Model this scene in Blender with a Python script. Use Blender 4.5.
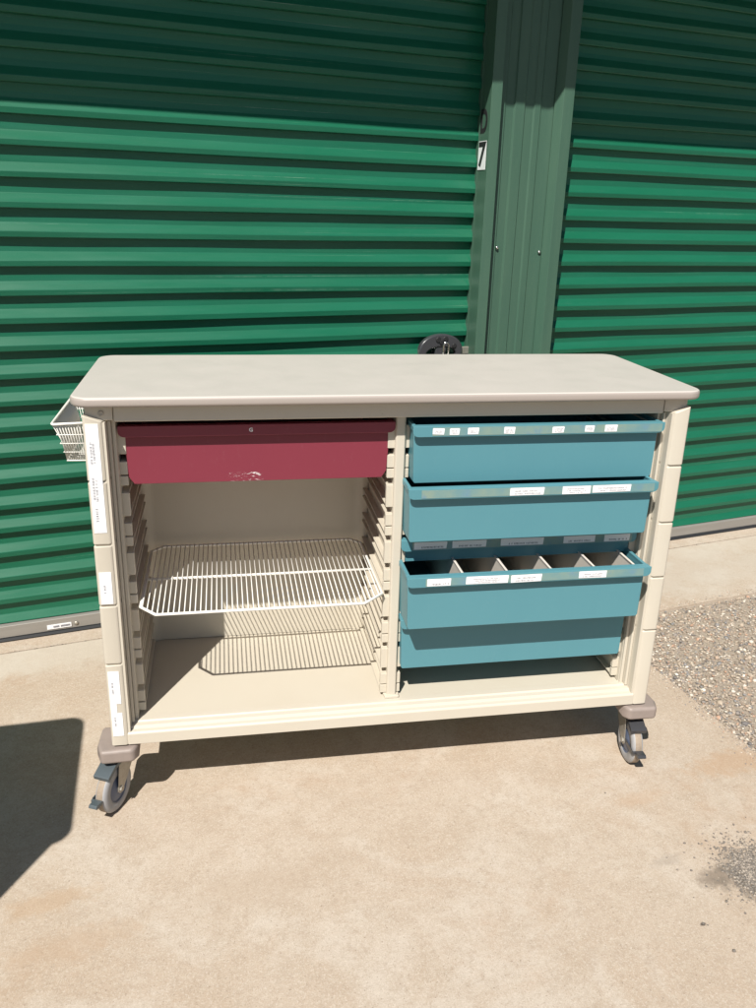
import bpy, bmesh, math, random
from mathutils import Vector, Matrix
R = math.radians
S = bpy.context.scene
for o in list(bpy.data.objects): bpy.data.objects.remove(o)
C = S.collection

# ------------------------------------------------------------ camera
cam_d = bpy.data.cameras.new('camera'); cam = bpy.data.objects.new('camera', cam_d); C.objects.link(cam)
cy, sy = math.cos(-.1851), math.sin(-.1851); cp, sp = math.cos(-.3432), math.sin(-.3432); cr, sr = math.cos(.0289), math.sin(.0289)
fwd = Vector((-sy*cp, cy*cp, sp)); right = Vector((cy, sy, 0)); up = right.cross(fwd)
r2 = right*cr + up*sr; u2 = up*cr - right*sr
cam.matrix_world = Matrix(((r2.x, u2.x, -fwd.x, .3025), (r2.y, u2.y, -fwd.y, -1.8123), (r2.z, u2.z, -fwd.z, 1.4568), (0, 0, 0, 1)))
cam_d.sensor_fit = 'VERTICAL'; cam_d.sensor_height = 24; cam_d.lens = 841.4/1008*24
cam_d.clip_start = .02; cam_d.clip_end = 500
S.camera = cam

# ------------------------------------------------------------ sky, sun, exposure
EL, AZ = R(50), R(62.3)                      # elevation; horizontal travel direction of the light
w = bpy.data.worlds.new('World'); S.world = w; w.use_nodes = True
nt = w.node_tree; bg = nt.nodes['Background']; sky = nt.nodes.new('ShaderNodeTexSky')
sky.sky_type = 'NISHITA'; sky.sun_disc = False; sky.sun_elevation = EL
sky.sun_rotation = math.atan2(-math.cos(AZ), -math.sin(AZ)) % (2*math.pi)
sky.air_density = 1.0; sky.dust_density = .6; sky.ozone_density = 1.0
nt.links.new(sky.outputs[0], bg.inputs[0]); bg.inputs[1].default_value = .05
sd = bpy.data.lights.new('sun', 'SUN'); sun = bpy.data.objects.new('sun', sd); C.objects.link(sun)
sd.energy = 5.0; sd.angle = R(.53); sd.color = (1, .955, .88)
L = Vector((math.cos(EL)*math.cos(AZ), math.cos(EL)*math.sin(AZ), -math.sin(EL)))
sun.rotation_euler = L.to_track_quat('-Z', 'Y').to_euler(); sun.location = (-4, -6, 8)
S.view_settings.view_transform = 'Standard'; S.view_settings.look = 'None'
S.view_settings.gamma = 1; S.view_settings.use_curve_mapping = False
S.view_settings.exposure = .42

# ------------------------------------------------------------ materials
def srgb(r, g, b):
    f = lambda c: (c/255)/12.92 if c/255 <= .04045 else ((c/255+.055)/1.055)**2.4
    return (f(r), f(g), f(b), 1)
AK = .76      # one common factor on the painted and mineral base colours
class Mat:
    def __init__(s, name, col, rough=.5, metal=0, spec=.5, coat=0, ak=AK):
        s.ak = ak; col = tuple(c*ak for c in col[:3])
        s.m = bpy.data.materials.new(name); s.m.use_nodes = True; s.t = s.m.node_tree
        s.b = s.t.nodes['Principled BSDF']; s.col = col if len(col) == 4 else (*col, 1)
        s.b.inputs['Base Color'].default_value = s.col; s.b.inputs['Roughness'].default_value = rough
        s.b.inputs['Metallic'].default_value = metal; s.b.inputs['Specular IOR Level'].default_value = spec
        s.b.inputs['Coat Weight'].default_value = coat
        s.tc = s.t.nodes.new('ShaderNodeTexCoord'); s.cur = None
    def n(s, typ, **kw):
        x = s.t.nodes.new(typ)
        for k, v in kw.items():
            if k in x.inputs: x.inputs[k].default_value = v
            else: setattr(x, k, v)
        return x
    def noise(s, scale, detail=4, rough=.6, stretch=None, coord='Object', dist=0):
        x = s.n('ShaderNodeTexNoise', Scale=scale, Detail=detail, Roughness=rough, Distortion=dist)
        v = s.tc.outputs[coord]
        if stretch:
            mp = s.n('ShaderNodeMapping'); mp.inputs['Scale'].default_value = stretch
            s.t.links.new(v, mp.inputs[0]); v = mp.outputs[0]
        s.t.links.new(v, x.inputs['Vector']); return x.outputs['Fac']
    def ramp(s, src, a, b, va=0, vb=1):
        x = s.n('ShaderNodeMapRange'); x.inputs['From Min'].default_value = a; x.inputs['From Max'].default_value = b
        x.inputs['To Min'].default_value = va; x.inputs['To Max'].default_value = vb
        s.t.links.new(src, x.inputs['Value']); return x.outputs[0]
    def math(s, op, a, b=None):
        x = s.n('ShaderNodeMath', operation=op)
        for i, v in enumerate((a, b)):
            if v is None: continue
            if isinstance(v, (int, float)): x.inputs[i].default_value = v
            else: s.t.links.new(v, x.inputs[i])
        return x.outputs[0]
    def mix(s, fac, col, mode='MIX'):            # lay colour over the current one
        x = s.n('ShaderNodeMix', data_type='RGBA', blend_type=mode)
        if s.cur is None: x.inputs[6].default_value = s.col
        else: s.t.links.new(s.cur, x.inputs[6])
        if isinstance(col, tuple): x.inputs[7].default_value = (*[c*s.ak for c in col[:3]], 1)
        else: s.t.links.new(col, x.inputs[7])
        if isinstance(fac, (int, float)): x.inputs[0].default_value = fac
        else: s.t.links.new(fac, x.inputs[0])
        s.cur = x.outputs[2]; s.t.links.new(s.cur, s.b.inputs['Base Color']); return s
    def bump(s, h, strength=.2, dist=.002):
        x = s.n('ShaderNodeBump', Strength=strength, Distance=dist)
        s.t.links.new(h, x.inputs['Height'])
        if s.b.inputs['Normal'].is_linked: s.t.links.new(s.b.inputs['Normal'].links[0].from_socket, x.inputs['Normal'])
        s.t.links.new(x.outputs[0], s.b.inputs['Normal']); return s
    def roughn(s, src, a, b):
        s.t.links.new(s.ramp(src, .3, .7, a, b), s.b.inputs['Roughness']); return s

# concrete
def concrete(name, marks=()):
    c = Mat(name, (.61, .51, .41), .93, spec=.25)
    big = c.noise(1.3, 5, .6); mid = c.noise(9, 6, .65); fine = c.noise(75, 6, .75); grit = c.noise(330, 4, .75)
    c.mix(c.ramp(big, .40, .62), (.56, .445, .34)); c.mix(c.math('MULTIPLY', c.ramp(c.noise(3.6, 7, .65, dist=.8), .48, .62), .7), (.68, .60, .51)); c.mix(c.math('MULTIPLY', c.ramp(mid, .48, .66), .6), (.52, .415, .315))
    c.mix(c.math('MULTIPLY', c.ramp(c.noise(24, 6, .75), .48, .68), .55), (.47, .37, .28))
    c.mix(c.math('MULTIPLY', c.ramp(c.noise(38, 5, .7, (1, 1.4, 1)), .50, .70), .45), (.66, .575, .47))
    c.mix(c.math('MULTIPLY', c.ramp(fine, .50, .66), .42), (.42, .33, .25))
    c.mix(c.math('MULTIPLY', c.ramp(c.noise(120, 4, .75, (1.3, 1, 1)), .52, .66), .42), (.76, .68, .58))
    c.mix(c.math('MULTIPLY', c.ramp(grit, .52, .62), .35), (.38, .30, .225)); c.mix(c.math('MULTIPLY', c.ramp(c.noise(210, 3, .7, dist=.4), .54, .64), .4), (.78, .70, .60))
    c.mix(c.math('MULTIPLY', c.ramp(c.noise(170, 3, .6), .63, .68), .6), (.27, .21, .155))
    rust = c.math('MULTIPLY', c.ramp(c.noise(2.3, 6, .7, dist=.6), .54, .70), c.ramp(c.noise(14, 5, .7), .35, .7))
    c.mix(c.math('MULTIPLY', rust, .5), (.47, .29, .165))
    v = c.n('ShaderNodeTexVoronoi', Scale=7.0); c.t.links.new(c.tc.outputs['Object'], v.inputs['Vector'])
    spot = c.ramp(v.outputs['Distance'], .018, .032, 1, 0)
    c.mix(c.math('MULTIPLY', spot, c.ramp(c.noise(5, 2), .5, .58)), (.13, .10, .08))
    for (x, y, rx, ry, col, k, nz) in marks:      # stains with a place of their own on the slab
        mp = c.n('ShaderNodeMapping'); mp.vector_type = 'POINT'
        mp.inputs['Scale'].default_value = (1/rx, 1/ry, 0); mp.inputs['Location'].default_value = (-x/rx, -y/ry, 0)
        c.t.links.new(c.tc.outputs['Object'], mp.inputs[0])
        ln = c.n('ShaderNodeVectorMath', operation='LENGTH'); c.t.links.new(mp.outputs[0], ln.inputs[0])
        d = c.math('ADD', ln.outputs['Value'], c.math('MULTIPLY', c.math('SUBTRACT', c.noise(nz, 6, .7), .5), 2.2))
        c.mix(c.math('MULTIPLY', c.ramp(d, 1.0, .45), k), col)
    c.bump(fine, .4, .0016).bump(grit, .8, .0009).bump(big, .3, .01)
    return c
def _w(x, y):
    dx, dy = x+.498, y-.961; t = math.radians(12.5)
    return dx*math.cos(t)+dy*math.sin(t), -dx*math.sin(t)+dy*math.cos(t)
M_conc = concrete('concrete', [(.4, -.16, 5.0, .16, (.66, .60, .51), .55, 7), (2.6, -.35, .9, .22, (.62, .56, .48), .5, 6), (*_w(1.378, -.425), .055, .030, (.25, .20, .155), .75, 30), (*_w(1.475, -.435), .10, .085, (.21, .175, .14), .9, 26), (*_w(1.68, -.03), .20, .06, (.52, .33, .19), .45, 30), (*_w(1.34, -.14), .10, .03, (.54, .37, .24), .35, 40),
    (*_w(1.285, -.548), .010, .005, (.06, .05, .045), .9, 60), (*_w(1.312, -.624), .006, .005, (.06, .05, .045), .9, 60), (*_w(1.30, -.36), .05, .02, (.42, .36, .30), .4, 30), (*_w(1.39, -.66), .02, .015, (.30, .25, .2), .6, 40),
    (*_w(-.05, -.40), .16, .05, (.52, .37, .25), .4, 24), (*_w(.35, -.30), .22, .07, (.50, .39, .29), .35, 20), (*_w(-.12, -.28), .12, .04, (.53, .36, .22), .4, 30)]).m
s_ = concrete('sill_concrete')
s_.mix(s_.math('MULTIPLY', s_.ramp(s_.noise(6, 6, .7, (1, 4, 1)), .45, .7), .45), (.55, .49, .41))
M_sill = s_.m
g_ = Mat('dirt', (.45, .375, .30), .95, spec=.2); gn = g_.noise(110, 6, .8)
g_.mix(g_.ramp(gn, .42, .62), (.58, .50, .41)).mix(g_.ramp(g_.noise(300, 3, .6), .58, .7), (.16, .13, .11)); g_.bump(gn, .9, .006)
M_dirt = g_.m
st = Mat('pebbles', (.4, .34, .28), .8, spec=.35)
geo = st.n('ShaderNodeNewGeometry'); cr_ = st.n('ShaderNodeValToRGB'); e = cr_.color_ramp; e.interpolation = 'CONSTANT'
cols = [(0, (.42, .34, .265)), (.2, (.33, .265, .21)), (.36, (.52, .44, .35)), (.5, (.25, .22, .2)), (.62, (.44, .33, .25)), (.74, (.62, .56, .48)), (.82, (.24, .235, .235)), (.89, (.48, .30, .21)), (.94, (.74, .69, .60)), (.975, (.14, .13, .13))]
for i, (p, c) in enumerate(cols):
    k = e.elements[i] if i < 2 else e.elements.new(p)
    k.position = p; k.color = (*[q*.98 for q in c], 1)
st.t.links.new(geo.outputs['Random Per Island'], cr_.inputs[0]); st.mix(1.0, cr_.outputs[0])
st.mix(st.math('MULTIPLY', st.ramp(st.noise(500, 3), .4, .7), .3), (.5, .45, .38)); st.bump(st.noise(350, 3), .4, .001)
M_peb = st.m
dk = Mat('dark_grit', (.17, .15, .13), .85, ak=1)
go_ = dk.n('ShaderNodeNewGeometry'); dk.mix(dk.ramp(go_.outputs['Random Per Island'], .35, 1), (.40, .34, .28)); M_grit = dk.m
# green painted steel
gd = Mat('green_door_paint', (.008, .142, .074), .40, spec=.42)
gd.mix(gd.math('MULTIPLY', gd.ramp(gd.noise(3, 5, .6, (1, 1, 14)), .4, .7), .4), (.018, .175, .105))
gd.mix(gd.math('MULTIPLY', gd.ramp(gd.noise(60, 6, .8, (.25, 1, 2)), .55, .8), .28), (.06, .20, .13))
gd.mix(gd.math('MULTIPLY', gd.ramp(gd.noise(500, 2, .6), .62, .75), .35), (.12, .25, .18))
gd.mix(gd.math('MULTIPLY', gd.math('MULTIPLY', gd.ramp(gd.noise(20, 3, .6, (.02, .02, 14)), .655, .69), gd.ramp(gd.noise(7, 5, .8, (2, 1, .6)), .4, .6)), .55), (.30, .40, .33)); gd.roughn(gd.noise(5, 5, .6, (.6, 1, 8)), .32, .44); gd.bump(gd.noise(2.2, 3, .5, (.4, 1, 6)), .25, .006)
M_green = gd.m
gt = Mat('green_trim_paint', (.066, .150, .103), .5, spec=.45)
gt.mix(gt.math('MULTIPLY', gt.ramp(gt.noise(4, 5, .7, (6, 6, .7)), .4, .75), .5), (.095, .185, .125))
gt.mix(gt.math('MULTIPLY', gt.ramp(gt.noise(300, 3, .7), .6, .75), .3), (.15, .22, .17)); gt.bump(gt.noise(3, 3), .15, .004)
M_trim = gt.m
al = Mat('aluminium_rail', (.42, .40, .37), .5, metal=.35)
al.mix(al.math('MULTIPLY', al.ramp(al.noise(8, 6, .7, (.4, 1, 5)), .4, .75), .6), (.33, .30, .27)); M_rail = al.m
M_seal = Mat('black_seal', (.022, .024, .028), .6).m
M_black = Mat('black_plastic', (.06, .061, .068), .28).m
M_ink = Mat('black_ink', (.02, .02, .022), .6).m
M_fade = Mat('faded_ink', (.13, .13, .16), .7).m
M_paper = Mat('white_paper', (.86, .86, .88), .45, ak=.92).m
M_chrome = Mat('chrome', (.75, .73, .70), .22, metal=1, ak=1).m
zn = Mat('zinc', (.55, .52, .46), .45, metal=.6); zn.mix(zn.math('MULTIPLY', zn.ramp(zn.noise(70, 5, .7), .45, .7), .6), (.34, .28, .21)); M_zinc = zn.m
# cart plastics
def cream(name, base=(.715, .655, .55)):
    c = Mat(name, base, .42, spec=.45)
    c.mix(c.math('MULTIPLY', c.ramp(c.noise(5, 5, .6), .45, .75), .35), (base[0]*.93, base[1]*.9, base[2]*.86))
    sc = c.noise(26, 6, .8, (1, 5, 2), dist=1.2)
    c.mix(c.math('MULTIPLY', c.ramp(sc, .655, .70), .5), (.36, .31, .25))
    c.bump(c.noise(160, 3), .08, .001); return c
M_cream = cream('cream_plastic').m
M_cream_in = cream('cream_liner', (.71, .65, .54)).m
M_bin = Mat('beige_bin_plastic', (.86, .80, .72), .45).m
M_wire = Mat('white_wire', (.86, .84, .79), .35, ak=.88).m
tp = Mat('grey_laminate', (.715, .665, .61), .33, spec=.5)
tp.mix(tp.math('MULTIPLY', tp.ramp(tp.noise(450, 2, .6), .5, .7), .25), (.66, .61, .555)); tp.mix(tp.math('MULTIPLY', tp.ramp(tp.noise(4, 4), .5, .8), .12), (.67, .62, .57))
tp.roughn(tp.noise(12, 4), .3, .4); M_top = tp.m
M_edge = Mat('mauve_edge_band', (.47, .41, .37), .42).m
bm_ = Mat('bumper_rubber', (.36, .295, .265), .5); bm_.mix(bm_.math('MULTIPLY', bm_.ramp(bm_.noise(30, 5), .45, .7), .4), (.28, .235, .21)); M_bump = bm_.m
def drawer_mat(name, col, dark):
    c = Mat(name, col, .44, spec=.45)
    c.mix(c.math('MULTIPLY', c.ramp(c.noise(3, 5, .6, (3, 1, 1)), .4, .75), .3), dark)
    c.mix(c.math('MULTIPLY', c.ramp(c.noise(90, 4, .8, (1, 1, .3)), .6, .78), .05), (.5, .55, .55)); c.bump(c.noise(200, 2), .06, .001); return c
M_blue = drawer_mat('teal_plastic', (.115, .32, .375), (.10, .285, .345)).m
mr = drawer_mat('maroon_plastic', (.262, .038, .064), (.235, .034, .058))
sx = mr.n('ShaderNodeSeparateXYZ'); mr.t.links.new(mr.tc.outputs['Object'], sx.inputs[0])
def band(v, a, b): return mr.math('MULTIPLY', mr.math('GREATER_THAN', v, a), mr.math('LESS_THAN', v, b))
box_ = mr.math('MULTIPLY', mr.math('MULTIPLY', band(sx.outputs[0], -.075, .005), band(sx.outputs[2], -.146, -.118)), mr.math('LESS_THAN', sx.outputs[1], .03))
mr.mix(mr.math('MULTIPLY', box_, mr.ramp(mr.noise(55, 6, .7, (1, 1, 3.2), dist=1.5), .575, .60)), (.80, .72, .72))
M_red = mr.m
M_liprd = drawer_mat('maroon_rim_plastic', (.245, .036, .062), (.22, .033, .056)).m
tpz = Mat('adhesive_strip', (.19, .35, .37), .35); tpz.mix(tpz.ramp(tpz.noise(9, 4, .6, (1, 1, 1)), .4, .62), (.28, .39, .33)); tpz.mix(tpz.ramp(tpz.noise(14, 4, .6), .55, .68), (.18, .33, .43)); M_tape = tpz.m
M_tyre = Mat('grey_tyre', (.43, .43, .44), .55).m
td = Mat('worn_tread', (.42, .34, .26), .8); td.mix(td.ramp(td.noise(90, 4), .4, .7), (.33, .26, .2)); M_tread = td.m
M_hub = Mat('blue_grey_hub', (.13, .16, .24), .45).m
M_pedal = Mat('pedal_grey', (.13, .16, .18), .4, metal=.3).m

# ------------------------------------------------------------ mesh helpers
class MB:
    def __init__(s): s.bm = bmesh.new()
    def box(s, x0, x1, y0, y1, z0, z1, mi=0):
        v = [s.bm.verts.new(p) for p in ((x0,y0,z0),(x1,y0,z0),(x1,y1,z0),(x0,y1,z0),(x0,y0,z1),(x1,y0,z1),(x1,y1,z1),(x0,y1,z1))]
        for f in ((3,2,1,0),(4,5,6,7),(0,1,5,4),(1,2,6,5),(2,3,7,6),(3,0,4,7)): s.bm.faces.new([v[i] for i in f]).material_index = mi
        return v
    def prism(s, pts, a, b, axis='z', mi=0, shift=None):   # closed 2-D outline swept along an axis
        def P(p, t):
            if axis == 'z': return (p[0], p[1], t)
            if axis == 'x': return (t, p[0], p[1])
            return (p[0], t, p[1])
        va = [s.bm.verts.new(P(p, a)) for p in pts]; vb = [s.bm.verts.new(P(p, b)) for p in pts]
        n = len(pts)
        for i in range(n): s.bm.faces.new((va[i], va[(i+1) % n], vb[(i+1) % n], vb[i])).material_index = mi
        s.bm.faces.new(va[::-1]).material_index = mi; s.bm.faces.new(vb).material_index = mi
    def tube(s, pts, r, n=6, closed=False, mi=0, smooth=True):
        pts = [Vector(p) for p in pts]; m = len(pts); rings = []
        for i, p in enumerate(pts):
            a = pts[(i-1) % m] if (closed or i > 0) else p; b = pts[(i+1) % m] if (closed or i < m-1) else p
            d1 = (p-a).normalized() if (p-a).length > 0 else Vector(); d2 = (b-p).normalized() if (b-p).length > 0 else Vector()
            d = (d1+d2).normalized()
            ref = Vector((0, 0, 1)) if abs(d.z) < .9 else Vector((0, 1, 0))
            u = d.cross(ref).normalized(); v = d.cross(u)
            k = 1/max(.5, math.sqrt(max(0, (1+d1.dot(d2))/2))) if d1.length and d2.length else 1
            rings.append([s.bm.verts.new(p + (u*math.cos(t)*k + v*math.sin(t))*r) for t in [2*math.pi*j/n for j in range(n)]])
        rng = range(m if closed else m-1)
        for i in rng:
            A, B = rings[i], rings[(i+1) % m]
            for j in range(n):
                f = s.bm.faces.new((A[j], A[(j+1) % n], B[(j+1) % n], B[j])); f.smooth = smooth; f.material_index = mi
        if not closed: s.bm.faces.new(rings[0][::-1]).material_index = mi; s.bm.faces.new(rings[-1]).material_index = mi
    def lathe(s, prof, axis_o, axis_d, n=32, mis=None, smooth=True):   # prof: (radius, along)
        d = Vector(axis_d).normalized(); ref = Vector((0, 0, 1)) if abs(d.z) < .9 else Vector((1, 0, 0))
        u = d.cross(ref).normalized(); v = d.cross(u); o = Vector(axis_o); rings = []
        for r, t in prof:
            rings.append([s.bm.verts.new(o + d*t + (u*math.cos(2*math.pi*j/n) + v*math.sin(2*math.pi*j/n))*max(r, 1e-5)) for j in range(n)])
        for i in range(len(prof)-1):
            for j in range(n):
                f = s.bm.faces.new((rings[i][j], rings[i][(j+1) % n], rings[i+1][(j+1) % n], rings[i+1][j])); f.smooth = smooth
                if mis: f.material_index = mis[i]
        s.bm.faces.new(rings[0][::-1]); s.bm.faces.new(rings[-1])
    def build(s, name, mats, parent=None, bevel=0, seg=2, loc=None, rot=None, smooth_angle=None):
        bmesh.ops.recalc_face_normals(s.bm, faces=s.bm.faces)
        me = bpy.data.meshes.new(name); s.bm.to_mesh(me); s.bm.free()
        for m in (mats if isinstance(mats, (list, tuple)) else [mats]): me.materials.append(m)
        o = bpy.data.objects.new(name, me); C.objects.link(o)
        if parent: o.parent = parent
        if loc: o.location = loc
        if rot: o.rotation_euler = rot
        if bevel:
            b = o.modifiers.new('bevel', 'BEVEL'); b.width = bevel; b.segments = seg; b.limit_method = 'ANGLE'; b.angle_limit = R(35)
            b.harden_normals = True
            for p in me.polygons: p.use_smooth = True
        return o
def empty(name, loc=(0, 0, 0), rz=0, parent=None):
    o = bpy.data.objects.new(name, None); C.objects.link(o); o.location = loc; o.rotation_euler = (0, 0, rz)
    o.empty_display_size = .1
    if parent: o.parent = parent
    return o
def tag(o, label, cat, group=None, kind=None):
    if label: o['label'] = label
    if cat: o['category'] = cat
    if group: o['group'] = group
    if kind: o['kind'] = kind
    return o
def copy_tree(o, parent=None):
    c = o.copy(); C.objects.link(c)
    if parent: c.parent = parent
    for ch in list(o.children): copy_tree(ch, c)
    return c
def rrect(x0, x1, y0, y1, r, n=6):
    out = []
    for cx, cy_, a0 in ((x1-r, y0+r, -90), (x1-r, y1-r, 0), (x0+r, y1-r, 90), (x0+r, y0+r, 180)):
        for i in range(n+1):
            a = R(a0+90*i/n); out.append((cx+r*math.cos(a), cy_+r*math.sin(a)))
    return out
def text_mesh(mb, s, mat_frame, size, mi=0, depth=.0006):
    """adds extruded letters of a text curve to the bmesh, laid out by mat_frame (4x4)"""
    cu = bpy.data.curves.new('t', 'FONT'); cu.body = s; cu.size = size; cu.extrude = depth; cu.align_x = 'CENTER'; cu.align_y = 'CENTER'; cu.offset = size*.03
    ob = bpy.data.objects.new('t', cu); C.objects.link(ob); dg = bpy.context.evaluated_depsgraph_get(); dg.update()
    me = bpy.data.meshes.new_from_object(ob.evaluated_get(dg)); me.transform(mat_frame)
    n0 = len(mb.bm.faces); mb.bm.from_mesh(me); mb.bm.faces.ensure_lookup_table()
    for i in range(n0, len(mb.bm.faces)): mb.bm.faces[i].material_index = mi
    bpy.data.objects.remove(ob); bpy.data.curves.remove(cu); bpy.data.meshes.remove(me)
FRONT = Matrix.Rotation(R(90), 4, 'X')      # text facing -Y

# ------------------------------------------------------------ ground
WO = Vector((-.498, .961, 0)); WT = R(12.5)
WU = Vector((math.cos(WT), math.sin(WT), 0)); WV = Vector((-math.sin(WT), math.cos(WT), 0))
def ground_sheet(name, pts, z, th, mat):
    m = MB(); m.prism(pts, z-th, z); o = m.build(name, mat, loc=WO, rot=(0, 0, WT), bevel=.002, seg=1); tag(o, None, None, kind='structure'); return o
m = MB(); m.prism([(-60, -60), (60, -60), (60, 60), (-60, 60)], -.10, -.010); o = m.build('ground', M_dirt, loc=WO, rot=(0, 0, WT)); tag(o, None, None, kind='structure')
ground_sheet('concrete_pad', [(-8, -.117), (-8, -3.45), (1.83, -3.45), (1.975, -1.75), (2.005, -1.4), (2.03, -1.15), (2.045, -.9), (2.075, -.603), (9, -.603), (9, -.117)], 0, .08, M_conc)
ground_sheet('concrete_sill', [(-8, -.110), (9, -.110), (9, .8), (-8, .8)], .001, .08, M_sill)

as_ = Mat('bounce_cut_asphalt', (.055, .053, .05), .9); as_.mix(as_.ramp(as_.noise(200, 4, .7), .5, .75), (.12, .115, .105)); as_.bump(as_.noise(150, 4), .5, .004)
ground_sheet('bounce_cut_lane', [(-40, -3.47), (-40, -11), (40, -11), (40, -3.47)], -.0045, .05, as_.m)  # unseen dark lane, added to cut ground bounce onto the shaded doors
# loose gravel: each stone a small irregular lump
random.seed(4)
import numpy as np
def pebbles(name, spots, label, cat, mat=None):
    bm = bmesh.new(); bmesh.ops.create_icosphere(bm, subdivisions=1, radius=1)
    bv = np.array([v.co[:] for v in bm.verts]); bf = np.array([[v.index for v in f.verts] for f in bm.faces]); bm.free()
    rng = np.random.default_rng(3); n = len(spots); sp = np.array(spots)
    V = bv[None] * (1+rng.uniform(-.28, .28, (n, len(bv), 1)))
    V *= np.stack([rng.uniform(.8, 1.35, n), rng.uniform(.7, 1.0, n), rng.uniform(.4, .75, n)], 1)[:, None]
    a = rng.uniform(0, 6.28, n); ca, sa = np.cos(a)[:, None], np.sin(a)[:, None]
    X = V[..., 0]*ca - V[..., 1]*sa; Y = V[..., 0]*sa + V[..., 1]*ca
    tl = rng.uniform(-.5, .5, n)[:, None]; Z = V[..., 2] + tl*X*.6
    V = np.stack([X, Y, Z], 2) * sp[:, 3][:, None, None] + sp[:, None, :3]
    F = (bf[None] + (np.arange(n)*len(bv))[:, None, None]).reshape(-1, 3)
    me = bpy.data.meshes.new(name); me.vertices.add(n*len(bv)); me.vertices.foreach_set('co', V.reshape(-1))
    me.loops.add(len(F)*3); me.loops.foreach_set('vertex_index', F.reshape(-1)); me.polygons.add(len(F))
    me.polygons.foreach_set('loop_start', np.arange(len(F))*3); me.polygons.foreach_set('loop_total', np.full(len(F), 3))
    me.polygons.foreach_set('use_smooth', np.ones(len(F), bool))
    me.update(calc_edges=True); me.validate(); me.materials.append(mat or M_peb)
    o = bpy.data.objects.new(name, me); C.objects.link(o); o.location = WO; o.rotation_euler = (0, 0, WT)
    return tag(o, label, cat, kind='stuff')
def pad_edge(v):
    P = [(-3.5, 1.83), (-1.75, 1.975), (-1.4, 2.005), (-1.15, 2.03), (-.9, 2.045), (-.603, 2.075)]
    for (a, b), (c, d) in zip(P, P[1:]):
        if v <= c: return b+(d-b)*(v-a)/(c-a)
    return 2.075
sp = []
for i in range(60000):
    v = random.uniform(-3.2, -.61); u = pad_edge(v) + random.random()**1.25*1.9
    s = random.choice((.0018, .0023, .0028, .0034, .0042, .0055)) * random.uniform(.8, 1.25)
    if random.random() < .03: s *= 1.9
    sp.append((u+s, v-s*.6, -.010+random.random()*.005+s*.1, s))
for i in range(1600):                          # strays kicked over the kerb
    v = random.uniform(-1.6, -.58); s = random.choice((.0007, .0009, .0012, .0016, .0028))
    sp.append((pad_edge(v)-abs(random.gauss(0, .025)), v+.01, s*.4, s))
for i in range(1000):
    s = random.choice((.0007, .001, .0014, .0026)); sp.append((random.uniform(2.1, 3.6), -.603+abs(random.gauss(0, .02)), s*.4, s))
pebbles('gravel', sp, 'loose tan and grey gravel bed beyond the edge of the concrete', 'gravel')
def toW(x, y):
    d = Vector((x, y, 0))-WO; return d.dot(WU), d.dot(WV)
sp = []
for i in range(9000):
    a = random.uniform(0, 6.28); r = abs(random.gauss(0, .055)); x, y = 1.515+r*math.cos(a)*1.25, -.435+r*math.sin(a)*1.1
    if x < 1.42 and random.random() < .7: continue
    s = random.choice((.001, .0014, .0018, .0024, .0034)); u, v = toW(x, y); sp.append((u, v, s*.35, s))
for (x, y, s) in ((1.385, -.325, .003), (1.285, -.548, .004), (1.293, -.553, .003), (1.312, -.624, .004), (1.43, -.315, .003), (1.35, -.45, .003), (1.257, -.109, .003), (1.33, -.66, .002), (1.41, -.50, .003)):
    u, v = toW(x, y); sp.append((u, v, s*.3, s))
pebbles('spilled_gravel', sp, 'small patch of dark spilled grit on the concrete at the right edge of the picture', 'grit', M_grit)
sp = []
for i in range(900):
    u = random.uniform(-1.2, 4.2); s = random.choice((.0006, .0008, .0011, .0015, .0022))
    if math.sin(u*5.3)+math.sin(u*13.1)*.6 < -.2 and random.random() < .7: continue
    sp.append((u, -.1135+random.gauss(0, .0035), -.001+s*.4, s))
for i in range(260):
    u = random.uniform(-1.2, 4.2); s = random.choice((.0006, .0009, .0014)); sp.append((u, -.045-abs(random.gauss(0, .012)), .001+s*.3, s))
pebbles('sill_debris', sp, 'dark grit caught in the seam of the concrete below the green doors', 'grit', M_grit)

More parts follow.
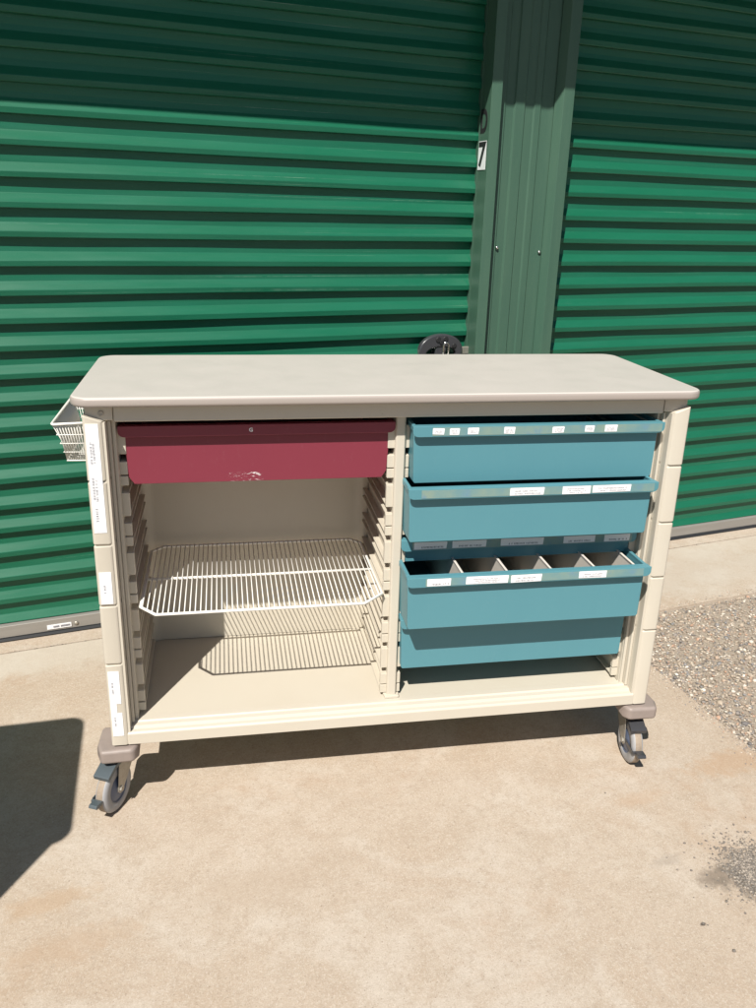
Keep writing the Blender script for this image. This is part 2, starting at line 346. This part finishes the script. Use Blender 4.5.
# ------------------------------------------------------------ storage building (local frame: x along wall, -y towards viewer)
bld = empty('storage_building', WO, WT)
tag(bld, 'green metal storage unit building with ribbed roll-up doors', 'building')
P_ = .0855
def slat_profile(z0, z1):
    out = []                                   # (y, z) downwards, y negative = towards viewer
    k = math.ceil((z1-.12)/P_)+1; rj = random.Random(11)
    while True:
        zc = .12+P_*k; jz, jd = rj.uniform(-.0022, .0022), rj.uniform(.90, 1.10)
        for dz, o in ((-.0125, .0), (-.0285, .0015), (-.0305, .0025), (-.0535, .0185), (-.0555, .0192), (-.0705, .0178), (-.0725, .0160), (-.0735, .0008)):
            z = zc+dz+(jz if dz < -.02 else 0)*(1 if dz > -.07 else .5)
            if z0 < z < z1: out.append((-o*jd, z))
        k -= 1
        if zc < z0: break
    return [(-.004, z1)]+out+[(-.004, z0)]
def roll_door(u0, u1, seed, detail):
    rnd = random.Random(seed)
    prof = slat_profile(.062, 2.52); bm = bmesh.new(); N = 40; cols_ = []
    for i in range(N+1):
        u = u0+(u1-u0)*i/N
        cols_.append([bm.verts.new((u, y+.0018*math.sin(z*9+u*2.1+seed)+.0016*math.sin(u*7.3+z*31+seed)*math.sin(u*1.7+z*3), z+.0012*math.sin(u*3.1+round(z/P_)*1.7))) for y, z in prof])
    for i in range(N):
        for j in range(len(prof)-1):
            f = bm.faces.new((cols_[i][j], cols_[i][j+1], cols_[i+1][j+1], cols_[i+1][j])); f.smooth = False
    mb = MB(); mb.bm.free(); mb.bm = bm; mb.box(u0, u1, .012, .02, .06, 2.52)
    d = mb.build('roll_up_door', M_green, bld)
    m = MB(); m.prism([(-.030, .014), (.012, .014), (.012, .066), (-.010, .066), (-.013, .060), (-.030, .057)], u0+.002, u1-.002, 'x'); m.build('bottom_rail', M_rail, d, bevel=.002)
    m = MB(); m.prism([(-.034, .0), (-.040, .006), (-.036, .0135), (.0, .0135), (.0, .0)], u0+.002, u1-.002, 'x'); m.build('weather_seal', M_seal, d)
    return d
dl = roll_door(-1.30, 1.765, 1, True); dr = roll_door(2.075, 5.14, 2.3, False)
# latch and padlock on the left door
m = MB()
NR = 32; loops = []
for yy in (-.054, -.028):
    for rx, rz, zc in ((.090, .060, .944), (.062, .026, .930)):
        loops.append([m.bm.verts.new((1.628+rx*math.cos(2*math.pi*i/NR), yy, zc+rz*math.sin(2*math.pi*i/NR))) for i in range(NR)])
fo, fi, bo, bi = loops
for i in range(NR):
    j = (i+1) % NR
    for q in ((fo[i], fo[j], fi[j], fi[i]), (bo[j], bo[i], bi[i], bi[j]), (fo[j], fo[i], bo[i], bo[j]), (fi[i], fi[j], bi[j], bi[i])): m.bm.faces.new(q)
m.box(1.606, 1.652, -.050, -.030, .90, .966); m.box(1.600, 1.66, -.0275, -.016, .88, .975)
latch = m.build('latch', M_black, dl, bevel=.008, seg=3)
m = MB()
for du, dz, r in ((-.015, .036, .011), (.014, .037, .011), (-.001, .026, .010), (.052, .012, .009)):
    m.lathe([(r, 0), (r, .002), (r*.8, .0035)], (1.628+du, -.0545, .948+dz), (0, -1, 0), 16)
m.build('lock_hole', M_ink, dl)
m = MB(); m.box(1.70, 1.757, -.045, -.033, .925, .952); m.build('slide_bolt', M_zinc, dl, bevel=.002)
pl = empty('padlock', WO+WU*1.636+WV*(-.074)+Vector((0, 0, .918)), WT)
tag(pl, 'small chrome padlock hanging from the dark oval latch of the green door behind the counter', 'padlock')
m = MB(); m.tube([(-.010, 0, .0), (-.010, 0, .048), (-.007, 0, .055), (0, 0, .058), (.007, 0, .055), (.010, 0, .048), (.010, 0, 0)], .0035, 8); m.build('shackle', M_chrome, pl)
m = MB(); m.box(-.02, .02, -.009, .009, -.04, .008); m.build('lock_body', M_chrome, pl, bevel=.003)
# sticker, screws on rail
m = MB(); m.box(.155, .235, -.0325, -.0305, .022, .038); m.lathe([(.0055, 0), (.0055, .0006)], (.166, -.0325, .030), (0, -1, 0), 14, None)
for i in range(14):
    if i in (5,): continue
    m.box(.176+i*.004, .176+i*.004+.0028, -.0331, -.0325, .0262, .0335, 1)
m.build('sticker', [M_paper, M_fade], dl)
for i, u in enumerate((.252, -.9, 1.2, .95)):
    m = MB(); m.lathe([(.0075, 0), (.0075, .002), (.004, .004), (.001, .0045)], (u, -.0302, .031), (0, -1, 0), 14); m.build('rail_screw', M_zinc, dl)
# column between the doors
def column(u, marks):
    # u = 0 at the left return at the door plane
    m = MB(); e = []
    xs = [(.03, -.062), (.040, -.070), (.062, -.070), (.066, -.066), (.098, -.066), (.102, -.072), (.140, -.072), (.144, -.066), (.178, -.066), (.182, -.071), (.206, -.071), (.210, -.066), (.245, -.066), (.262, -.070)]
    m.prism([(u+a, b) for a, b in xs]+[(u+.262, .05), (u+.03, .05)], .003, 2.62); col = m.build('door_column', M_trim, bld, bevel=.001, seg=1)
    m = MB(); m.prism([(u+.006, .045), (u+.0, .045), (u-.016, -.107), (u+.024, -.109), (u+.024, -.066), (u+.021, -.066), (u+.021, -.106), (u-.013, -.104)], .003, 2.62); m.build('corner_trim', M_trim, col, bevel=.0012)
    m = MB(); m.prism([(u-.010, -.0265), (u-.010, -.0215), (u-.003, -.0215), (u-.003, -.0265)], .003, 2.40); m.prism([(u+.3245, -.0265), (u+.3245, -.0215), (u+.333, -.0215), (u+.333, -.0265)], .003, 2.40); m.build('door_guide', M_trim, col)
    m = MB(); m.prism([(u+.258, -.075), (u+.275, -.107), (u+.318, -.107), (u+.330, .045), (u+.325, .045), (u+.314, -.103), (u+.277, -.103), (u+.262, -.072)], .003, 2.62); m.build('corner_trim', M_trim, col, bevel=.0012)
    for du, z in ((.252, 1.30), (.068, 1.315), (.252, .5), (.068, .5)):
        m = MB(); m.lathe([(.0065, 0), (.0065, .002), (.004, .005), (.001, .0055)], (u+du, -.070, z), (0, -1, 0), 14); m.build('screw', M_chrome, col)
    return col
colm = column(1.757, True)
column(-1.62, False); column(5.14, False)
# markings on the left return face (it faces towards -u and slightly to the viewer)
def ret_frame(du, v, z, size_w=1):
    # local axes on the slanted return face: text x runs towards the viewer side -> along +(-v)
    xd = Vector((.016, .152, 0)).normalized(); nd = Vector((-.152, .016, 0)).normalized()
    # reading left-to-right seen from -u: x axis points to -v ... viewer sees far edge at left
    X = -xd; Z = Vector((0, 0, 1)); Nn = nd
    o = Vector((1.757, .045, 0)) + (-xd)*(du) + nd*.0006; o.z = z
    return Matrix(((X.x, Z.x, Nn.x, o.x), (X.y, Z.y, Nn.y, o.y), (X.z, Z.z, Nn.z, o.z), (0, 0, 0, 1)))
F = ret_frame(.102, 0, 1.732)
m = MB(); text_mesh(m, 'D', F @ Matrix.Diagonal((.80, 1, 1, 1)), .105, 0, .0004); m.build('unit_letter', M_ink, colm)
F = ret_frame(.104, 0, 1.625)
m = MB(); 
vs = m.box(-.034, .034, -.047, .047, .0, .0012, 0)
for v in m.bm.verts: v.co = F @ v.co
text_mesh(m, '7', F @ Matrix.Translation((0, 0, .0016)) @ Matrix.Diagonal((1.15, 1, 1, 1)), .108, 1, .0004); m.build('number_plate', [M_paper, M_ink], colm)
# header, side walls, eave, roof
m = MB(); m.box(-4.6, 8.4, -.100, .06, 2.40, 2.72); m.build('header', M_trim, bld)
m = MB(); m.box(-4.6, -1.62, -.06, .06, .0015, 2.40)
for i in range(14): m.prism([(-4.55+i*.21, -.06), (-4.53+i*.21, -.08), (-4.49+i*.21, -.08), (-4.47+i*.21, -.06)], .0015, 2.399)
m.build('wall_panel', M_trim, bld)
m = MB(); m.box(5.46, 8.4, -.06, .06, .0015, 2.40)
for i in range(13): m.prism([(5.52+i*.21, -.06), (5.54+i*.21, -.08), (5.58+i*.21, -.08), (5.60+i*.21, -.06)], .0015, 2.399)
m.build('wall_panel', M_trim, bld)
m = MB(); m.box(-4.7, 8.5, -.53, -.10, 2.66, 2.675); m.build('soffit', M_trim, bld)
m = MB(); m.box(-4.72, 8.52, -.55, -.53, 2.544, 2.76); m.build('fascia', M_trim, bld)
m = MB(); m.prism([(-.56, 2.76), (3.2, 3.1), (6.9, 2.76), (6.9, 2.74), (3.2, 3.08), (-.56, 2.74)], -4.75, 8.55, 'x'); m.build('roof', M_rail, bld)
m = MB(); m.box(-4.6, 8.4, 6.3, 6.4, .0015, 2.74); m.build('back_wall', M_trim, bld)
m = MB(); m.box(-4.6, -4.52, .061, 6.3, .0015, 2.73); m.build('end_wall', M_trim, bld)
m = MB(); m.box(8.32, 8.4, .061, 6.3, .0015, 2.73); m.build('end_wall', M_trim, bld)

# ------------------------------------------------------------ the supply cart
cart = empty('supply_cart')
tag(cart, 'long cream supply cart on casters with teal and maroon drawers and a grey counter top', 'supply cart')
ZT, ZB, ZF = 1.0375, .193, .236
# counter top
m = MB(); pts = rrect(-.0235, 1.4235, -.0156, .5108, .042, 8)
m.prism(pts, ZT, ZT+.0215)
ct = m.build('countertop', [M_top, M_edge], cart)
bmx = bmesh.new(); bmx.from_mesh(ct.data)
edges = [e for e in bmx.edges if abs(e.verts[0].co.z-e.verts[1].co.z) < 1e-6]
bmesh.ops.bevel(bmx, geom=edges, offset=.007, segments=4, profile=.5, affect='EDGES')
for f in bmx.faces:
    f.smooth = abs(f.normal.z) < .999; f.material_index = 0 if f.normal.z > .80 else 1
bmx.to_mesh(ct.data); bmx.free()
# shell
def shell_side(x0, x1, inner):
    m = MB(); m.box(x0, x1, .052, .478, ZB+.004, ZT-.002); m.build('side_panel', M_cream, cart, bevel=.003)
shell_side(.006, .062, 1); shell_side(1.338, 1.394, -1)
m = MB(); D = .4425; r = .035
def cove(x, sgn):    # concave corner fillet between back and side
    pts = [(x, D+.002)]
    for i in range(9):
        a = R(90*i/8); pts.append((x+sgn*r*(1-math.sin(a)), D-r*(1-math.cos(a)) - .0))
    pts = [(x, D+.01), (x, D-r)]+[(x+sgn*(r-r*math.cos(R(90*i/8))), D-r+r*math.sin(R(90*i/8))) for i in range(1, 9)]+[(x+sgn*r, D+.01)]
    return pts
m.box(.062, 1.338, D, .474, ZF+.002, .999)
for x, sg in ((.0621, 1), (.6879, -1), (.7121, 1), (1.3379, -1)): m.prism(cove(x, sg), ZF+.001, .998)
bp = m.build('back_panel', M_cream_in, cart)
for p in bp.data.polygons: p.use_smooth = False
m = MB(); m.box(.0625, 1.3375, .0165, .474, .999, ZT-.004); m.box(.004, .0620, .014, .051, 1.003, ZT-.003); m.box(1.3380, 1.396, .014, .051, 1.003, ZT-.003)
m.build('top_rail', M_cream, cart, bevel=.003)
m = MB(); m.box(.0625, 1.3375, .058, .470, ZB+.006, ZF); m.build('floor_panel', M_cream_in, cart, bevel=.001)
m = MB(); m.prism([(.0015, ZB), (.0015, .222), (.005, .2265), (.0175, .2275), (.020, .233), (.034, .234), (.037, .2375), (.0575, .2375), (.0575, ZB)], .0385, 1.3615, 'x'); fl = m.build('front_sill', M_cream, cart, bevel=.0015, seg=2)
m = MB(); m.box(.69, .71, .075, D-.001, ZF+.0005, .9985); m.build('divider_panel', M_cream_in, cart, bevel=.001)
m = MB(); m.prism([(.690, .0745), (.690, .060), (.693, .056), (.712, .056), (.715, .060), (.715, .0745)], ZF+.0015, .9985); m.prism([(.682, .07), (.684, .049), (.721, .049), (.723, .07)], ZF+.0018, ZF+.009)
m.build('divider_post', M_cream, cart, bevel=.0015)
# front posts, moulded in blocks with grooves between
GZ = [ZB, .418, .571, .721, .870]
def post(mx):
    X = (lambda x: x) if not mx else (lambda x: 1.40-x)
    m = MB(); tops = GZ[1:]+[None]
    for a, b in zip(GZ, tops):
        z0 = a+(.0022 if a != ZB else 0); z1 = (b-.0022) if b else 1.018
        pts = [(X(.0), .050), (X(.0), .004), (X(.004), .0), (X(.034), .0), (X(.040), .0035), (X(.0465), .029), (X(.0465), .050)]
        if mx: pts = pts[::-1]
        m.prism(pts, z0, z1)
        if not b:
            for v in m.bm.verts:
                if abs(v.co.z-1.018) < 1e-5 and abs(v.co.x-X(.0)) > .02: v.co.z -= .013
    po = m.build('post', M_cream, cart, bevel=.0028, seg=3)
    m = MB(); a, b = sorted((X(.003), X(.0455))); m.box(a, b, .005, .049, ZB+.01, 1.001); m.build('post_core', M_cream, po)
    m = MB(); a, b = sorted((X(.0470), X(.0535))); m.box(a, b, .030, .0515, ZF+.001, .9985); a, b = sorted((X(.0540), X(.0618))); m.box(a, b, .044, .0515, ZF+.001, .9985)
    m.build('inner_strip', M_cream, po, bevel=.0015)
    return po
pl_, pr_ = post(False), post(True)
# drawer runners: moulded tabs with fins running back
def runner(x, sg, z, split, ymax=.425):
    m = MB(); z0, z1 = z+.0085, z+.0655
    X = lambda d: x+sg*d
    def bx(d0, d1, y0, y1, a, b):
        p, q = sorted((X(d0), X(d1))); m.box(p, q, y0, y1, a, b)
    y0 = .066
    if split:
        zm = z0+.024; bx(-.0015, .0165, y0, y0+.012, z0, zm-.001); bx(-.0015, .0165, y0, y0+.012, zm+.0018, z1)
    else: bx(-.0015, .0165, y0, y0+.012, z0, z1)
    bx(-.0015, .0150, y0+.012, ymax, z0, z0+.0045); bx(-.0015, .0150, y0+.012, ymax, z1-.0045, z1)
    m.build('runner', M_cream_in, cart, bevel=.0015, seg=1)
for k in range(10):
    for x, sg in ((.062, 1), (.690, -1), (.710, 1), (1.338, -1)): runner(x, sg, .238+.074*k, k % 2 == 0)
m = MB(); m.lathe([(.006, 0), (.006, .0015), (.004, .002), (.0035, .0008)], (.0385, .0138, 1.0195), (0, -1, 0), 16); m.build('fastener', M_zinc, cart)
# faint printing: rows of tiny strokes
def print_rows(m, x0, x1, z0, z1, y, rows, rnd, vertical=False, mi=1, fill=.8):
    """short ink strokes; runs along x, or down z when vertical"""
    if not vertical:
        h = min(.0045, (z1-z0)/(rows*1.7))
        for r_ in range(rows):
            zc = z1-(r_+.85)*(z1-z0)/rows; x = x0+rnd.uniform(0, (x1-x0)*.12); xe = x1-rnd.uniform(0, (x1-x0)*(1-fill))
            while x < xe:
                if rnd.random() < .13: x += h*.8
                wd = h*rnd.uniform(.18, .34); m.box(x, x+wd, y-.0003, y, zc-h/2, zc+h/2, mi)
                if rnd.random() < .6: t = rnd.choice((-.5, 0, .38)); m.box(x+wd, x+h*.5, y-.0003, y, zc+h*t, zc+h*(t+.14), mi)
                x += h*.78
    else:
        h = (x1-x0)/(rows*1.35)
        for r_ in range(rows):
            xc = x1-(r_+.85)*(x1-x0)/rows; z = z1-rnd.uniform(0, .008); ze = z0+rnd.uniform(0, .01)
            while z > ze:
                if rnd.random() < .14: z -= h*.8
                wd = h*rnd.uniform(.18, .34); m.box(xc-h/2, xc+h/2, y-.0003, y, z-wd, z, mi)
                if rnd.random() < .6: t = rnd.choice((-.5, 0, .38)); m.box(xc+h*t, xc+h*(t+.14), y-.0003, y, z-h*.5, z-wd, mi)
                z -= h*.78
rnd = random.Random(8)
def post_label(x0, x1, z0, z1, blocks, lab):
    m = MB(); m.box(x0, x1, -.0012, .0002, z0, z1)
    for bx0, bx1, bz0, bz1, rows in blocks: print_rows(m, bx0, bx1, bz0, bz1, -.0012, rows, rnd, True)
    o = m.build('label', [M_paper, M_fade], pl_); 
    if lab: o['label'] = lab
post_label(.0055, .0325, .752, 1.000, [(.013, .024, .905, .962, 2), (.012, .024, .825, .885, 2), (.014, .021, .775, .812, 1)], 'long white printed label at the top of the post')
post_label(.0065, .0330, .577, .656, [(.016, .022, .602, .630, 1)], None)
post_label(.0055, .0310, .312, .400, [(.013, .019, .335, .378, 1)], None)
post_label(.0055, .0200, .286, .3118, [], None)
post_label(.0055, .0310, .222, .2858, [(.013, .018, .240, .280, 1)], None)

# drawers
def drawer(cx, yf, ztop, h, mat, wt, wb, depth, chamf, strip=None, labels=(), dividers=None, lip_h=.025, W_=.619):
    """cx: centre x, yf: front of the rim; local origin at rim top centre front"""
    root_loc = (cx, yf, ztop); yb = .020
    # body: open tray, walls tapering, front lower corners cut
    bm = bmesh.new(); th = .0035
    def ring(wd, y0, y1, z, n):
        return [bm.verts.new(p) for p in ((-wd/2, y0, z), (wd/2, y0, z), (wd/2, y1, z), (-wd/2, y1, z))]
    c = chamf
    # front plate (with chamfered lower corners), side walls, back and bottom as solids
    mb = MB(); mb.bm.free(); mb.bm = bm
    mb.prism([(-wt/2, -.004), (-wb/2-(wt-wb)/2*c/h, -h+c), (-wb/2+c*.6, -h), (wb/2-c*.6, -h), (wb/2+(wt-wb)/2*c/h, -h+c), (wt/2, -.004)], yb, yb+th, 'y')
    iw = wt/2-.0005; jw = wb/2-.001
    for sg in (-1, 1):
        mb.prism([(sg*iw, -.004), (sg*(iw-th), -.004), (sg*(jw-th), -h+.002), (sg*jw, -h+.002 if c < .01 else -h+c), ], yb+th, depth-.004, 'y')
    mb.prism([(-iw, -.004), (-jw, -h+.002), (jw, -h+.002), (iw, -.004)], depth-.004, depth, 'y')
    mb.box(-jw+c*.6, jw-c*.6, yb+th, depth-.004, -h+.0006, -h+.005)
    d = mb.build('drawer', mat, cart, bevel=.0016, seg=2, loc=root_loc)
    # rim: flat flange all round with the deep front lip
    mr_ = MB(); W2 = W_/2; rm = M_liprd if mat is M_red else mat
    # front lip with rounded lower ends
    pts = [(-W2, -.0)]; 
    for i in range(6): a = R(180+90*i/5); pts.append((-W2+.014+.014*math.cos(a), -lip_h+.012+.012*math.sin(a)))
    for i in range(6): a = R(270+90*i/5); pts.append((W2-.014+.014*math.cos(a), -lip_h+.012+.012*math.sin(a)))
    pts.append((W2, 0))
    mr_.prism(pts, .0, .005, 'y')
    mr_.prism([(.0052, -.0005), (yb+.002, -.0005), (yb+.002, -.0055), (.0052, -.0055)], -W2+.001, W2-.001, 'x')
    for sg in (-1, 1):
        a, b = sorted((sg*(W2-.0030), sg*(iw-.0042))); mr_.box(a, b, yb+.0022, depth+.006, -.0058, -.0007)
        a, b = sorted((sg*(W2-.0030), sg*(W2-.0048))); mr_.box(a, b, yb+.0022, depth+.006, -.014, -.0058)
    mr_.box(-iw+.005, iw-.005, depth-.006, depth+.006, -.0058, -.0007)
    mr_.build('rim', rm, d, bevel=.0017, seg=2)
    if strip:
        a, b = strip; m = MB(); m.box(a-cx, b-cx, -.0009, .0002, -lip_h+.003, -.0025); m.build('adhesive_strip', M_tape, d)
    for (a, b, rows, zt, zb) in labels:
        m = MB(); j = rnd.uniform(-.0007, .0007); k = rnd.uniform(.0006, .0022)
        m.prism([(a-cx, zb+j), (b-cx-k, zb-j), (b-cx, zt-k), (b-cx-k*.6, zt), (a-cx+k, zt+j), (a-cx, zt-k)], -.0016, -.0011, 'y')
        if rows: print_rows(m, a-cx+(b-a)*.14, b-cx-(b-a)*.1, zb+.003, zt-.003, -.0016, rows, rnd, False, 1, .75)
        m.build('label', [M_paper, M_fade], d)
    if dividers:
        xs_ = [x-cx for x in dividers]; x0 = xs_[0]; 
        # beige liner tray
        zb_ = -h+.009; m = MB(); y0, y1 = yb+th+.0015, depth-.008
        m.box(x0+.001, xs_[-1]-.001, y0, y1, zb_-.002, zb_)
        m.box(x0+.001, xs_[-1]-.001, y1, y1+.002, zb_, -.012)
        m.build('bin_liner', M_bin, d)
        for x in xs_:
            m = MB(); m.box(x-.0009, x+.0009, y0, y1, zb_, -.007); m.box(x-.0028, x+.0028, y0, y1, -.0068, -.0045); m.build('bin_divider', M_bin, d)
    return d
LT, LB = -.003, -.0215
d1 = drawer(1.028, .0, .981, .142, M_blue, .607, .601, .425, .006, (.764, 1.330), [(.764, .792, 2, -.0045, -.0185), (.804, .828, 3, -.005, -.020), (.847, .874, 3, -.004, -.0195), (.934, .961, 3, -.004, -.020), (1.052, 1.082, 3, -.005, -.020), (1.133, 1.157, 3, -.004, -.019), (1.183, 1.215, 3, -.003, -.0195)])
d2 = drawer(1.017, -.030, .8405, .139, M_blue, .607, .601, .425, .006, (.738, 1.315), [(.950, 1.035, 2, LT, LB), (1.080, 1.151, 3, LT, LB-.001), (1.156, 1.254, 2, LT+.0005, LB+.001)])
d3 = drawer(1.022, .050, .682, .065, M_blue, .605, .600, .385, .004, (.740, 1.318), [(.744, .828, 1, -.006, -.0245), (.841, .929, 1, -.006, -.0245), (.966, 1.079, 1, -.006, -.0245), (1.132, 1.217, 1, -.006, -.0245), (1.242, 1.312, 1, -.006, -.0245)], lip_h=.030)
d4 = drawer(1.016, -.055, .628, .145, M_blue, .606, .600, .425, .006, (.752, 1.305), [(.755, .813, 1, LT, LB), (.850, .956, 3, LT+.001, LB), (.962, 1.040, 2, LT, LB-.001), (1.135, 1.207, 2, LT, LB+.001)], dividers=[.849, .961, 1.074, 1.187, 1.293])
d5 = drawer(1.022, .022, .478, .149, M_blue, .606, .600, .425, .006)
d0 = drawer(.376, .048, .981, .140, M_red, .607, .590, .380, .017, W_=.622)
m = MB(); text_mesh(m, 'G', Matrix.Translation((.355-.376, -.0007, -.0125)) @ FRONT, .012, 0, .0004); m.build('drawer_mark', M_paper, d0)

# wire shelf on the runners
zs = .541
m = MB()
outer = [(.086, .048), (.124, .004), (.616, .004), (.668, .052), (.668, .385), (.64, .418), (.118, .418), (.086, .385)]
m.tube([(x, y, zs) for x, y in outer], .0036, 8, closed=True)
m.tube([(.082, .205, zs-.001), (.669, .205, zs-.001)], .0036, 8)
x = .0905
while x < .666:
    f = lambda t: t
    yf_ = .004 if .124 <= x <= .616 else (.004+(.124-x)/.038*.044 if x < .124 else .004+(x-.616)/.052*.048)
    yb2 = .418 if .118 <= x <= .64 else (.418-(.118-x)/.038*.033 if x < .118 else .418-(x-.64)/.031*.033)
    m.tube([(x, yf_, zs+.0035), (x, yb2, zs+.0035)], .0015, 5); x += .01235
sh = m.build('wire_shelf', M_wire, cart)

# casters
def caster(px_, py_, yaw, pedal_mat, bx):
    """bx: outline of the corner bumper; yaw turns the rolling direction (local -y is forward)"""
    m = MB(); m.prism(bx, .1510, .1885); bu = m.build('corner_bumper', M_bump, cart, bevel=.009, seg=3)
    cs = MB(); cs.box(-.028, .028, -.030, .030, .1465, .1495); cs.lathe([(.026, 0), (.027, -.008), (.022, -.014)], (0, 0, .1465), (0, 0, 1), 24)
    for sg in (-1, 1):   # fork legs, tapering to the axle
        s_out, s_in = sg*.0215, sg*.0190; a, b = sorted((s_out, s_in))
        cs.prism([(.034, .148), (-.032, .148), (-.043, .090), (-.048, .060), (-.040, .050), (-.028, .052), (.020, .105)], a, b, 'x')
    fk = cs.build('caster', M_zinc, cart, bevel=.001, seg=1, loc=(px_, py_, 0), rot=(0, 0, yaw))
    cy_ = -.036; r = .0625
    w_ = MB(); prof = [(.012, -.0165), (.030, -.013), (.034, -.011), (.036, -.0145), (.052, -.0155), (.059, -.0125), (r, -.0085), (r, .0085), (.059, .0125), (.052, .0155), (.036, .0145), (.034, .011), (.030, .013), (.012, .0165)]
    mis = [2, 2, 2, 0, 0, 0, 1, 0, 0, 0, 2, 2, 2]
    w_.lathe(prof, (0, cy_, r), (1, 0, 0), 40, mis); w_.build('wheel', [M_tyre, M_tread, M_hub], fk)
    b_ = MB(); b_.lathe([(.0075, -.026), (.0075, .026)], (0, cy_, r), (1, 0, 0), 6, smooth=False); b_.build('axle_bolt', M_zinc, fk)
    p_ = MB(); p_.prism([(-.010, .142), (-.050, .140), (-.084, .124), (-.081, .113), (-.048, .128), (-.010, .131)], -.0215, .0215, 'x')
    for i in range(4): y = -.030-i*.012; p_.box(-.0205, .0205, y-.0016, y+.0016, (.134, .131, .126, .120)[i], (.1430, .1405, .1350, .1295)[i])
    p_.prism([(-.054, .124), (-.066, .104), (-.060, .102), (-.046, .120)], -.013, .013, 'x')
    p_.build('brake_pedal', pedal_mat, fk, bevel=.0015)
    p2 = MB(); p2.prism([(-.100, .071), (-.124, .073), (-.128, .066), (-.124, .062), (-.100, .062)], -.011, .011, 'x'); p2.box(-.019, -.0168, -.10, -.03, .060, .072)
    p2.box(-.0185, .0, -.1055, -.0995, .0625, .0705); p2.build('release_lever', pedal_mat, fk, bevel=.0015)
    return fk
BL = [(-.034, .095), (-.038, .018), (-.027, -.016), (.050, -.014), (.062, .006), (.060, .095)]
BR = [(1.40-x, y) for x, y in BL][::-1]
caster(.008, .050, -R(26), M_pedal, BL)
caster(1.388, .060, -R(6), M_black, BR)
BLb = [(x, .488-y) for x, y in BL][::-1]; BRb = [(1.40-x, y) for x, y in BLb][::-1]
caster(.02, .46, R(150), M_pedal, BLb); caster(1.385, .46, R(200), M_pedal, BRb)

# wire basket hung on the left end
bk = empty('wire_basket', (-.002, .285, .88))
tag(bk, 'small white wire basket hanging on the left end of the cream cart', 'basket')
def BK(x, y, z): return (x+.002, y-.285, z-.88)
m = MB(); m.tube([BK(*p) for p in ((-.003, .148, .966), (-.087, .148, .963), (-.091, .155, .963), (-.091, .42, .963), (-.086, .425, .963), (-.003, .425, .966))], .0032, 8, closed=True); m.build('rim', M_wire, bk)
m = MB()
def lerp(a, b, t): return tuple(p+(q-p)*t for p, q in zip(a, b))
T_ = [(-.005, .150, .962), (-.089, .150, .962), (-.089, .423, .962), (-.005, .423, .962)]
B_ = [(-.008, .175, .868), (-.068, .172, .870), (-.068, .402, .870), (-.008, .400, .868)]
for (i, j), n in (((0, 1), 13), ((1, 2), 34), ((2, 3), 13), ((3, 0), 34)):
    for k in range(n):
        t = k/n; a = lerp(T_[i], T_[j], t); b = lerp(B_[i], B_[j], t); mid = lerp(a, b, .45); mid = (mid[0]*1.0+(-.004 if i == 1 else 0)*0+.006*(1 if i in (1,) else 0), mid[1], mid[2])
        m.tube([BK(*a), BK(*mid), BK(*b)], .0011, 4)
for t in (.28, .52, .76):
    m.tube([BK(*lerp(T_[k], B_[k], t)) for k in range(4)], .0012, 4, closed=True)
m.tube([BK(*p) for p in B_], .0018, 6, closed=True)
for k in range(1, 22): a = lerp(B_[1], B_[2], k/22); b = lerp(B_[0], B_[3], k/22); m.tube([BK(*a), BK(*b)], .0011, 4)
m.build('wire_mesh', M_wire, bk)

# the neighbouring cart that throws its shadow into the picture from the left
c2 = copy_tree(cart)
th = R(4.5); ex = Vector((math.cos(th), math.sin(th), 0)); ey = Vector((-math.sin(th), math.cos(th), 0))
mid = Vector((-.531, -.606, 0)); c2.location = mid - ex*1.4235 - ey*.2476; c2.rotation_euler = (0, 0, th)
tag(c2, 'second cream supply cart beyond the left edge, seen only by its shadow on the concrete', 'supply cart')
